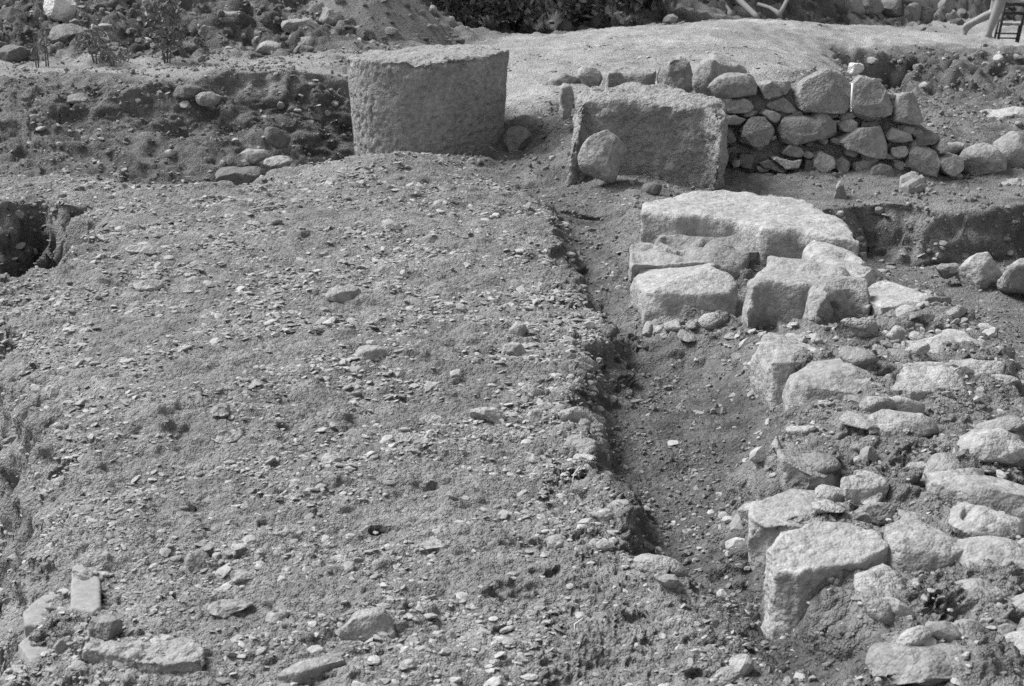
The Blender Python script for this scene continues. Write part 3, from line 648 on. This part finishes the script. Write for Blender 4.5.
# dead branches
def branch(label, pts, r):
    V, T = tube(pts, r); return tag(put('dead_branch', V, T, M_dead), label, 'branch', 'dead branches by the path')
def pp(px, py, Y): return at_y(px, py, Y)
branch('thick dead branch slanting down towards the path at the bank foot', [pp(735,-6,25.6), pp(742,3,25.3), pp(755,15,24.9), pp(758,19,24.8)], [.06, .055, .05, .04])
branch('bent dead branch left of the thick slanting one', [pp(716,-6,25.8), pp(724,6,25.4), pp(730,14,25.1), pp(729,19,25.)], [.07, .06, .06, .05])
branch('forked dead branch right of the thick slanting one', [pp(758,4,26), pp(770,8,25.8), pp(777,12,25.6), pp(780,17,25.5)], [.03, .035, .04, .05])
branch('upright dead branch leaning against the forked one', [pp(789,-4,26), pp(783,8,25.8), pp(778,17,25.6)], [.03, .035, .04])

# plants
def leaves(n, c, rx, ry, rz, size, seed, flat=.5):
    r = np.random.default_rng(seed); p = r.normal(size=(n, 3)); p /= np.linalg.norm(p, axis=1, keepdims=True); p *= r.uniform(.25, 1, (n, 1)) ** .6
    k = fbm(p[:, 0] * 2.2, p[:, 1] * 2.2, p[:, 2] * 2.2, seed) ; p = p[k > -.18]; n = len(p)
    P = p * np.array([rx, ry, rz]) * (1 + .25 * r.normal(size=(n, 1)) * .5) + np.array(c)
    u = r.normal(size=(n, 3)); u /= np.linalg.norm(u, axis=1, keepdims=True); w = np.cross(u, r.normal(size=(n, 3))); w /= np.linalg.norm(w, axis=1, keepdims=True)
    s = size * r.uniform(.6, 1.3, (n, 1)); nrm = np.cross(u, w)
    V = np.stack([P - u * s, P - w * s * .45 + nrm * s * .12, P + u * s, P + w * s * .45 + nrm * s * .12], 1).reshape(-1, 3)
    i = np.arange(n)[:, None] * 4; T = np.concatenate([i + [0, 1, 2], i + [0, 2, 3]]); return V, T
def shrub(name, label, px, Y, wpx, hpx, nl, leaf, mat, cat, group, seed, stems=5):
    b = on(px, Y); s = Y / F; w, h = wpx * s, hpx * s; r = random.Random(seed)
    t = thing(name, label, cat, b, group)
    st = []; 
    for k in range(stems):
        a = r.uniform(0, 6.28); q = r.uniform(.2, .9)
        st.append(tube([(b[0] + .02 * math.cos(a), b[1] + .02 * math.sin(a), b[2] - .03), (b[0] + w * .15 * math.cos(a), b[1] + w * .15 * math.sin(a), b[2] + h * .45), (b[0] + w * .35 * math.cos(a) * q, b[1] + w * .35 * math.sin(a) * q, b[2] + h * .9)], [.007, .005, .003] if name == 'leafy_weed' else [.02, .012, .006], 6))
    V, T = join(st); put('stem', V, T, M_hair if name == 'bush' else M_twig, t)
    V, T = leaves(nl, (b[0], b[1], b[2] + h * .58), w * .5, w * .45, h * .45, leaf, seed); put('foliage', V, T, mat, t, smooth=False)
    return t
shrub('leafy_weed', 'tall loose leafy weed growing at the foot of the rubble slope', 163, 13.4, 46, 68, 720, .033, M_leaf2, 'weed', None, 3)
shrub('leafy_weed', 'thin spindly weed with few leaves at the far left slope foot', 32, 13.2, 16, 36, 34, .025, M_leaf2, 'weed', None, 4, 2)
shrub('leafy_weed', 'thin upright weed right of the spindly one', 43, 13.2, 16, 42, 36, .025, M_leaf2, 'weed', None, 5, 2)
shrub('leafy_weed', 'low dark spreading weed between the thin weeds and the leafy one', 92, 13.3, 38, 34, 200, .04, M_leaf, 'weed', None, 6, 4)
shrub('leafy_weed', 'small dark weed tuft on the ground edge left of the leafy weed', 110, 13.1, 34, 16, 130, .03, M_leaf, 'weed', None, 7, 3)
for i, (lab, px, Y, w, h) in enumerate((
 ('dark bush on the bank directly behind the spoil heap', 408, 19.6, 90, 72), ('dark bush behind the column drum', 458, 20.2, 100, 80), ('broad dark bush left of the bank gap', 515, 20.4, 100, 76),
 ('dark bush right of the bank gap', 585, 20.9, 100, 72), ('dark low bush on the bank end near the branches', 648, 21.8, 100, 56), ('dark bush over the dead branches', 742, 28.0, 110, 74), ('rightmost dark bush above the path, left of the far stone wall', 805, 29.5, 90, 70))):
    shrub('bush', lab, px, Y, w, h, 3600, .06, M_leaf, 'bush', 'dark bushes on the far bank', 20 + i, 7)

# dry grass stems
for lab, pts in (('pale dry grass stem on the trench lip', ((570,488),(574,474),(580,466))), ('curved dry grass stem low on the road', ((574,636),(575,624),(583,618))), ('bent dry grass stem beside the lower trench lip', ((659,607),(655,594),(648,589)))):
    b0 = at_z(*pts[0], .0); q = [(b0[0], b0[1], H(b0[0], b0[1]) - .01)] + [at_y(x, y, b0[1] + .01) for x, y in pts[1:]]
    V, T = tube(q, .0016, 5); tag(put('grass_stem', V, T, M_straw), lab, 'grass')

# chair
cb = on(1013.5, 25.); ch = thing('wooden_chair', 'dark ladder back wooden chair on the path at the top right corner', 'chair', cb)
yw = R(-12); cc, ss = math.cos(yw), math.sin(yw)
def cp(x, y, z): 
    x += .09 * z / .45 * .6 - .05
    return (cb[0] + x * cc - y * ss, cb[1] + x * ss + y * cc, cb[2] + z)
for x in (-.16, .16):
    V, T = tube([cp(x, 0, -.03), cp(x, 0, .45), cp(x, -.05, .92)], [.02, .022, .018]); put('back_leg', V, T, M_wood, ch)
    V, T = tube([cp(x * 1.1, .36, -.03), cp(x * 1.1, .36, .44)], .02); put('front_leg', V, T, M_wood, ch)
for z in (.58, .72, .86):
    V, T = join([tube([cp(-.16, -.015 * (z - .4) / .1 * .7, z + .01 * k), cp(0, -.03 - .01 * (z - .4) / .1, z + .01 * k + .012), cp(.16, -.015 * (z - .4) / .1 * .7, z + .01 * k)], .012) for k in range(4)]); put('back_slat', V, T, M_wood, ch)
for a, b in (((-.16, 0, .2), (.16, 0, .2)), ((-.16, 0, .14), (-.17, .36, .14)), ((.16, 0, .14), (.17, .36, .14)), ((-.17, .36, .25), (.17, .36, .25))):
    V, T = tube([cp(*a), cp(*b)], .013); put('rung', V, T, M_wood, ch)
ps = [cp(-.19, -.02, .45), cp(.19, -.02, .45), cp(.2, .39, .45), cp(-.2, .39, .45)]
V, T = prism(ps, [(p[0], p[1], p[2] - .05) for p in ps], res=30, amt=.2); put('seat', V, T, M_dead, ch)

# person
def skin(chains, name, mat, parent, root=0):
    """chains: list of (points, radii, parent index or None) grown as one surface"""
    bm = bmesh.new(); vs = {}; 
    lay = bm.verts.layers.skin.verify()
    for key, p, r in chains[0]:
        v = bm.verts.new(p); v[lay].radius = (r, r); vs[key] = v
    for a, b in chains[1]: bm.edges.new((vs[a], vs[b]))
    vs[chains[0][0][0]][lay].use_root = True
    me = bpy.data.meshes.new('tmp'); bm.to_mesh(me); bm.free()
    def su(o):
        o.modifiers.new('s', 'SKIN'); m = o.modifiers.new('u', 'SUBSURF'); m.levels = 2; m.render_levels = 2
    V, T = ev_mesh(me, su); return put(name, V, T, mat, parent)
pb = on(990, 23.6); pe = thing('person', 'person walking right beside the chair, only the bare legs in view', 'person', pb)
def q(x, y, z): return (pb[0] + x, pb[1] + y, pb[2] + z)
J = [('pelvis', q(.2, 0, .88), .15), ('chest', q(.3, 0, 1.25), .15), ('neck', q(.35, 0, 1.45), .06), ('head', q(.38, 0, 1.58), .1), ('crown', q(.38, 0, 1.7), .08),
     ('hipl', q(.19, -.08, .82), .11), ('kneel', q(.09, -.08, .47), .075), ('calfl', q(.05, -.08, .34), .072), ('anklel', q(-.02, -.08, .08), .045), ('heell', q(-.06, -.08, .04), .04), ('toel', q(.15, -.08, .025), .03),
     ('hipr', q(.18, .09, .82), .11), ('kneer', q(.1, .1, .44), .075), ('calfr', q(-.05, .1, .38), .07), ('ankler', q(-.3, .1, .24), .045), ('heelr', q(-.36, .1, .25), .042), ('toer', q(-.33, .1, .05), .03),
     ('shl', q(.32, -.2, 1.38), .06), ('ell', q(.25, -.26, 1.1), .045), ('wrl', q(.38, -.25, .88), .032), ('hal', q(.42, -.25, .8), .035),
     ('shr', q(.32, .2, 1.38), .06), ('elr', q(.42, .26, 1.12), .045), ('wrr', q(.58, .22, .98), .032), ('har', q(.65, .21, .94), .035)]
E = [('pelvis','chest'),('chest','neck'),('neck','head'),('head','crown'),('pelvis','hipl'),('hipl','kneel'),('kneel','calfl'),('calfl','anklel'),('anklel','toel'),('anklel','heell'),('pelvis','hipr'),('hipr','kneer'),('kneer','calfr'),('calfr','ankler'),('ankler','toer'),('ankler','heelr'),
     ('chest','shl'),('shl','ell'),('ell','wrl'),('wrl','hal'),('chest','shr'),('shr','elr'),('elr','wrr'),('wrr','har')]
skin((J, E), 'body', M_skin, pe)
skin(([('a', q(.2, 0, .9), .18), ('b', q(.18, -.09, .76), .13), ('c', q(.14, -.09, .6), .12), ('d', q(.18, .1, .76), .13), ('e', q(.14, .1, .6), .12)], [('a','b'),('b','c'),('a','d'),('d','e')]), 'shorts', M_cloth, pe)
skin(([('a', q(.21, 0, .95), .17), ('b', q(.3, 0, 1.25), .19), ('c', q(.33, 0, 1.42), .12), ('d', q(.31, -.22, 1.36), .08), ('e', q(.27, -.26, 1.2), .07), ('f', q(.31, .22, 1.36), .08), ('g', q(.38, .26, 1.2), .07)], [('a','b'),('b','c'),('b','d'),('d','e'),('b','f'),('f','g')]), 'shirt', M_dead, pe)
V, T = ico(4); V = V * np.array([.115, .1, .11]); V[:, 2] = np.maximum(V[:, 2], -.05); put('hair', V + np.array(q(.36, 0, 1.69)), T, M_hair, pe)

# ================================================================== GROUND (one sheet)
def spread(a0, a1, st, grow=1.25, far=3.):
    t = list(np.arange(a0, a1 + st, st)); s = st
    while t[-1] < far: s *= grow; t.append(t[-1] + s)
    s = st; l = []
    x = t[0]
    while x > -far: s *= grow; x -= s; l.append(x)
    return np.array(l[::-1] + t)
tx = spread(-.46, .46, .0019)
tx = np.unique(np.concatenate([tx, np.arange(.02, .105, .0008), np.arange(-.37, -.30, .0009)]))
tx = tx[np.r_[True, np.diff(tx) > .0003]]
ys = [1.0]
while ys[-1] < 36: ys.append(ys[-1] * (1.02 if ys[-1] < 2.3 else (1.0007 if (8.0 < ys[-1] < 9.1 or 11.35 < ys[-1] < 12.1) else 1.0018) if ys[-1] < 19 else 1.004))
while ys[-1] < 300: ys.append(ys[-1] * 1.06)
ys = np.array(ys)
XX = (tx[None, :] * ys[:, None]).ravel(); YY = np.repeat(ys, len(tx))
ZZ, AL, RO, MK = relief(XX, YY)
ny, nx = len(ys), len(tx)
idx = np.arange(ny * nx).reshape(ny, nx)
Q = np.stack([idx[:-1, :-1], idx[:-1, 1:], idx[1:, 1:], idx[1:, :-1]], -1).reshape(-1, 4)
Vg = np.stack([XX, YY, ZZ], 1)
T2 = np.concatenate([Q[:, [0, 1, 2]], Q[:, [0, 2, 3]]]); Ng = normals(Vg, T2)
steep = sstep((.86 - Ng[:, 2]) / .3)
d = .06 * fbm(XX * 5, YY * 5, ZZ * 8, 61, 2) + .006 * noise(XX * 24, YY * 24, ZZ * 30, 63)
Vg = Vg + Ng * (steep * d)[:, None]
g_me = mesh('ground', Vg, Q, True); g_me.materials.append(M_soil)
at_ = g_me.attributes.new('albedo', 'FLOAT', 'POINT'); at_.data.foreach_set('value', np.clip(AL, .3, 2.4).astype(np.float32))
g = bpy.data.objects.new('ground', g_me); COL.objects.link(g); tag(g, 'earth ground of the excavation with road surface, trench, scarps and pale plateau', 'ground', None, 'structure')
# the heap shares the soil material: give it its attribute
hm = bpy.data.objects['spoil_heap'].data; a_ = hm.attributes.new('albedo', 'FLOAT', 'POINT'); a_.data.foreach_set('value', np.full(len(hm.vertices), 1.0, np.float32))

# ================================================================== GRAVEL (nobody could count it)
TPL = {}
for lv in (1, 2, 3):
    TPL[lv] = []
    for k in range(14):
        r = np.random.default_rng(900 + k); V, T = ico(lv); V = V.copy()
        for _ in range(8):
            n = r.normal(size=3); n /= np.linalg.norm(n); c = r.uniform(.45, .85); s = V @ n; V = np.where((s > c)[:, None], V - n * (s - c)[:, None], V)
        V = V * (1 + .18 * fbm(V[:, 0] * 1.5, V[:, 1] * 1.5, V[:, 2] * 1.5, k, 2))[:, None]
        TPL[lv].append((V, T))
def scatter(n, y0, y1, smin, smax, dens, power=2.2, lvl=1, flat=(.2, .42), sink=.48, tmax=.44):
    """stones lying on the ground between two distances"""
    y = np.sqrt(rng.uniform(y0 ** 2, y1 ** 2, n)); x = y * rng.uniform(-tmax, tmax, n)
    z, al, ro, mk = relief(x, y); w = dens(*mk, x, y); keep = rng.uniform(0, 1, n) < w
    x, y, z = x[keep], y[keep], z[keep]; n = len(x)
    a = smin + (smax - smin) * rng.uniform(0, 1, n) ** power
    sc = np.stack([a, a * rng.uniform(.55, .95, n), a * rng.uniform(flat[0], flat[1], n)], 1) / 2
    yaw = rng.uniform(0, 6.283, n); t1 = rng.normal(0, .22, n); t2 = rng.normal(0, .22, n)
    cz, sz = np.cos(yaw), np.sin(yaw); kind = rng.integers(0, 14, n); out = []
    for k in range(14):
        m = kind == k
        if not m.any(): continue
        V, T = TPL[lvl][k]; P = V[None] * sc[m][:, None, :]
        P = np.stack([P[..., 0] * cz[m][:, None] - P[..., 1] * sz[m][:, None], P[..., 0] * sz[m][:, None] + P[..., 1] * cz[m][:, None], P[..., 2]], -1)
        P[..., 2] += P[..., 0] * t1[m][:, None] + P[..., 1] * t2[m][:, None]
        P += np.stack([x[m], y[m], z[m] + sc[m][:, 2] * (1 - 2 * sink)], 1)[:, None, :]
        out.append((P.reshape(-1, 3), (T[None] + (np.arange(m.sum()) * len(V))[:, None, None]).reshape(-1, 3)))
    return join(out)
clump = lambda x, y, s, k: np.clip(.5 + 1.7 * fbm(x * s, y * s, 0, k, 2), .04, 1)
d_road = lambda road, plat, hill, mT, mL, back, x, y: np.clip(road + .0 * mT + .2 * (1 - road) * (1 - mT) * (y < 9) + .1 * mT, 0, 1) * clump(x, y, 2.5, 81)
d_back = lambda road, plat, hill, mT, mL, back, x, y: np.clip(.35 * road + .9 * back + .3 * plat + .3, 0, 1) * clump(x, y, 1.2, 83)
d_hill = lambda road, plat, hill, mT, mL, back, x, y: hill * clump(x, y, .9, 85)
parts = [scatter(34000, 2.5, 4.6, .006, .026, d_road), scatter(4600, 2.5, 4.6, .018, .05, d_road, 2.6, 2),
         scatter(46000, 4.6, 7.2, .008, .035, d_road), scatter(6500, 4.6, 7.2, .025, .065, d_road, 2.8, 2),
         scatter(36000, 7.2, 10.2, .012, .045, d_road), scatter(5000, 7.2, 10.2, .03, .08, d_road, 2.8, 2)]
d_clod = lambda road, plat, hill, mT, mL, back, x, y: np.clip(.35 * mT + .7 * mL + .9 * back * (1 - hill) + .8 * (1 - road) * (1 - plat) * (1 - hill), 0, 1) * clump(x, y, 3, 87)
cl_ = [scatter(26000, 2.5, 5, .005, .03, d_clod, 3., 1, (.5, .9), .35), scatter(26000, 5, 9, .008, .045, d_clod, 3., 1, (.5, .9), .35), scatter(22000, 9, 14, .012, .06, d_clod, 3., 1, (.5, .9), .35)]
cl_.append(scatter(26000, 14, 18.5, .018, .085, lambda road, plat, hill, mT, mL, back, x, y: (1 - plat) * (1 - hill) * (x / y > .2) * clump(x, y, 2, 88), 3., 1, (.5, .9), .35))
V, T = join(cl_); gv = put('soil_crumbs', V, T, M_clod, origin=(0, 0, 0), smooth=False); tag(gv, 'crumbs and clods of loose earth in the trench and on the banks', 'earth', None, 'stuff')
d_bank = lambda road, plat, hill, mT, mL, back, x, y: (1 - road) * (1 - .8 * mT) * (y < 9) * (x > 0)
parts += [scatter(1700, 2.6, 7, .02, .09, d_bank, 5., 2, (.45, .8), .4)]
rb_ = scatter(900, 2.7, 6.6, .05, .19, lambda *a: d_bank(*a) * (a[3] < .3), 2.6, 3, (.3, .6), .45)
gv = put('rubble', rb_[0], rb_[1], M_rub2, origin=(0, 0, 0)); tag(gv, 'broken stone bedded in the earth between the stones of the low wall', 'rubble', None, 'stuff')
V, T = join(parts); gv = put('gravel', V, T, M_grav, origin=(0, 0, 0), smooth=False); tag(gv, 'pebbles and gravel packed in the road surface and scattered on the earth', 'gravel', None, 'stuff')
parts = [scatter(18000, 10.2, 14, .014, .065, d_back, 4.6, 2), scatter(11000, 13, 26, .02, .085, lambda *a: .3 * (1 - a[2]) * clump(a[-2], a[-1], 1, 3), 4., 1)]
V, T = join(parts); gv = put('gravel', V, T, M_grav, origin=(0, 0, 0), smooth=False); tag(gv, 'loose stones strewn over the scarps and the plateau behind', 'gravel', None, 'stuff')
parts = [scatter(46000, 13, 18.5, .02, .17, d_hill, 7., 2, (.45, .85)), scatter(14000, 18, 40, .06, .4, d_hill, 4., 2, (.5, .85))]
V, T = join(parts); gv = put('rubble', V, T, M_rub, origin=(0, 0, 0), smooth=False); tag(gv, 'tumbled rubble covering the slope behind the excavation', 'rubble', None, 'stuff')

# stones sticking out of the cut faces
qa = Q.reshape(-1, 4); cen = Vg[qa].mean(1); ar = np.linalg.norm(np.cross(Vg[qa[:, 2]] - Vg[qa[:, 0]], Vg[qa[:, 3]] - Vg[qa[:, 1]]), axis=1) * .5
wt = ar * steep[qa[:, 0]] * (cen[:, 1] < 19) * (cen[:, 1] > 2.4) * (np.abs(cen[:, 0]) < .45 * cen[:, 1]) / cen[:, 1] ** 1.2
pick = rng.choice(len(qa), 6500, p=wt / wt.sum()); out = []
kind = rng.integers(0, 14, len(pick)); a = (.0018 + .0075 * rng.uniform(0, 1, len(pick)) ** 5) * cen[pick, 1]
for k in range(14):
    m = kind == k; V, T = TPL[2][k]; th = rng.uniform(0, 6.28, m.sum()); c_, s_ = np.cos(th)[:, None], np.sin(th)[:, None]
    P = V[None] * (a[m][:, None] * np.stack([np.ones(m.sum()), rng.uniform(.5, .9, m.sum()), rng.uniform(.35, .8, m.sum())], 1))[:, None, :] * .6
    P = np.stack([P[..., 0] * c_ - P[..., 1] * s_, P[..., 0] * s_ + P[..., 1] * c_, P[..., 2]], -1) + cen[pick[m]][:, None, :]
    out.append((P.reshape(-1, 3), (T[None] + (np.arange(m.sum()) * len(V))[:, None, None]).reshape(-1, 3)))
V, T = join(out); gv = put('gravel', V, T, M_grav, origin=(0, 0, 0), smooth=False); tag(gv, 'small stones sticking out of the cut earth faces', 'gravel', None, 'stuff')

pick = rng.choice(len(HEAP), 900); out = []
for i in pick:
    V, T = TPL[2][int(rng.integers(0, 14))]; a = .012 + .07 * rng.uniform() ** 5; out.append((V * a * np.array([1, .8, .6]) + HEAP[i], T))
V, T = join(out); gv = put('gravel', V, T, M_rub, origin=(0, 0, 0), smooth=False); tag(gv, 'clods and small stones on the earth heap', 'gravel', None, 'stuff')

# ================================================================== LIGHT
az, el = R(-66), R(50)
w = bpy.data.worlds.new('World'); scn.world = w; w.use_nodes = True; nt = w.node_tree
sky = nd(nt, 'ShaderNodeTexSky', sky_type='NISHITA', sun_disc=False); sky.sun_elevation = el; sky.sun_rotation = az
bw = nd(nt, 'ShaderNodeRGBToBW'); nt.links.new(sky.outputs[0], bw.inputs[0]); bg = nt.nodes['Background']
nt.links.new(bw.outputs[0], bg.inputs[0]); bg.inputs[1].default_value = .06
sd = bpy.data.lights.new('sun', 'SUN'); sd.energy = 1.5; sd.angle = R(28); so = bpy.data.objects.new('sun', sd); COL.objects.link(so)
dv = Vector((math.sin(az) * math.cos(el), math.cos(az) * math.cos(el), math.sin(el)))
so.rotation_euler = dv.to_track_quat('Z', 'Y').to_euler(); so.location = dv * 30
vs = scn.view_settings; scn.display_settings.display_device = 'sRGB'; vs.view_transform = 'Standard'; vs.look = 'None'; vs.gamma = 1; vs.exposure = 2.36
scn.cycles.max_bounces = 5; scn.cycles.diffuse_bounces = 3; scn.cycles.use_denoising = False
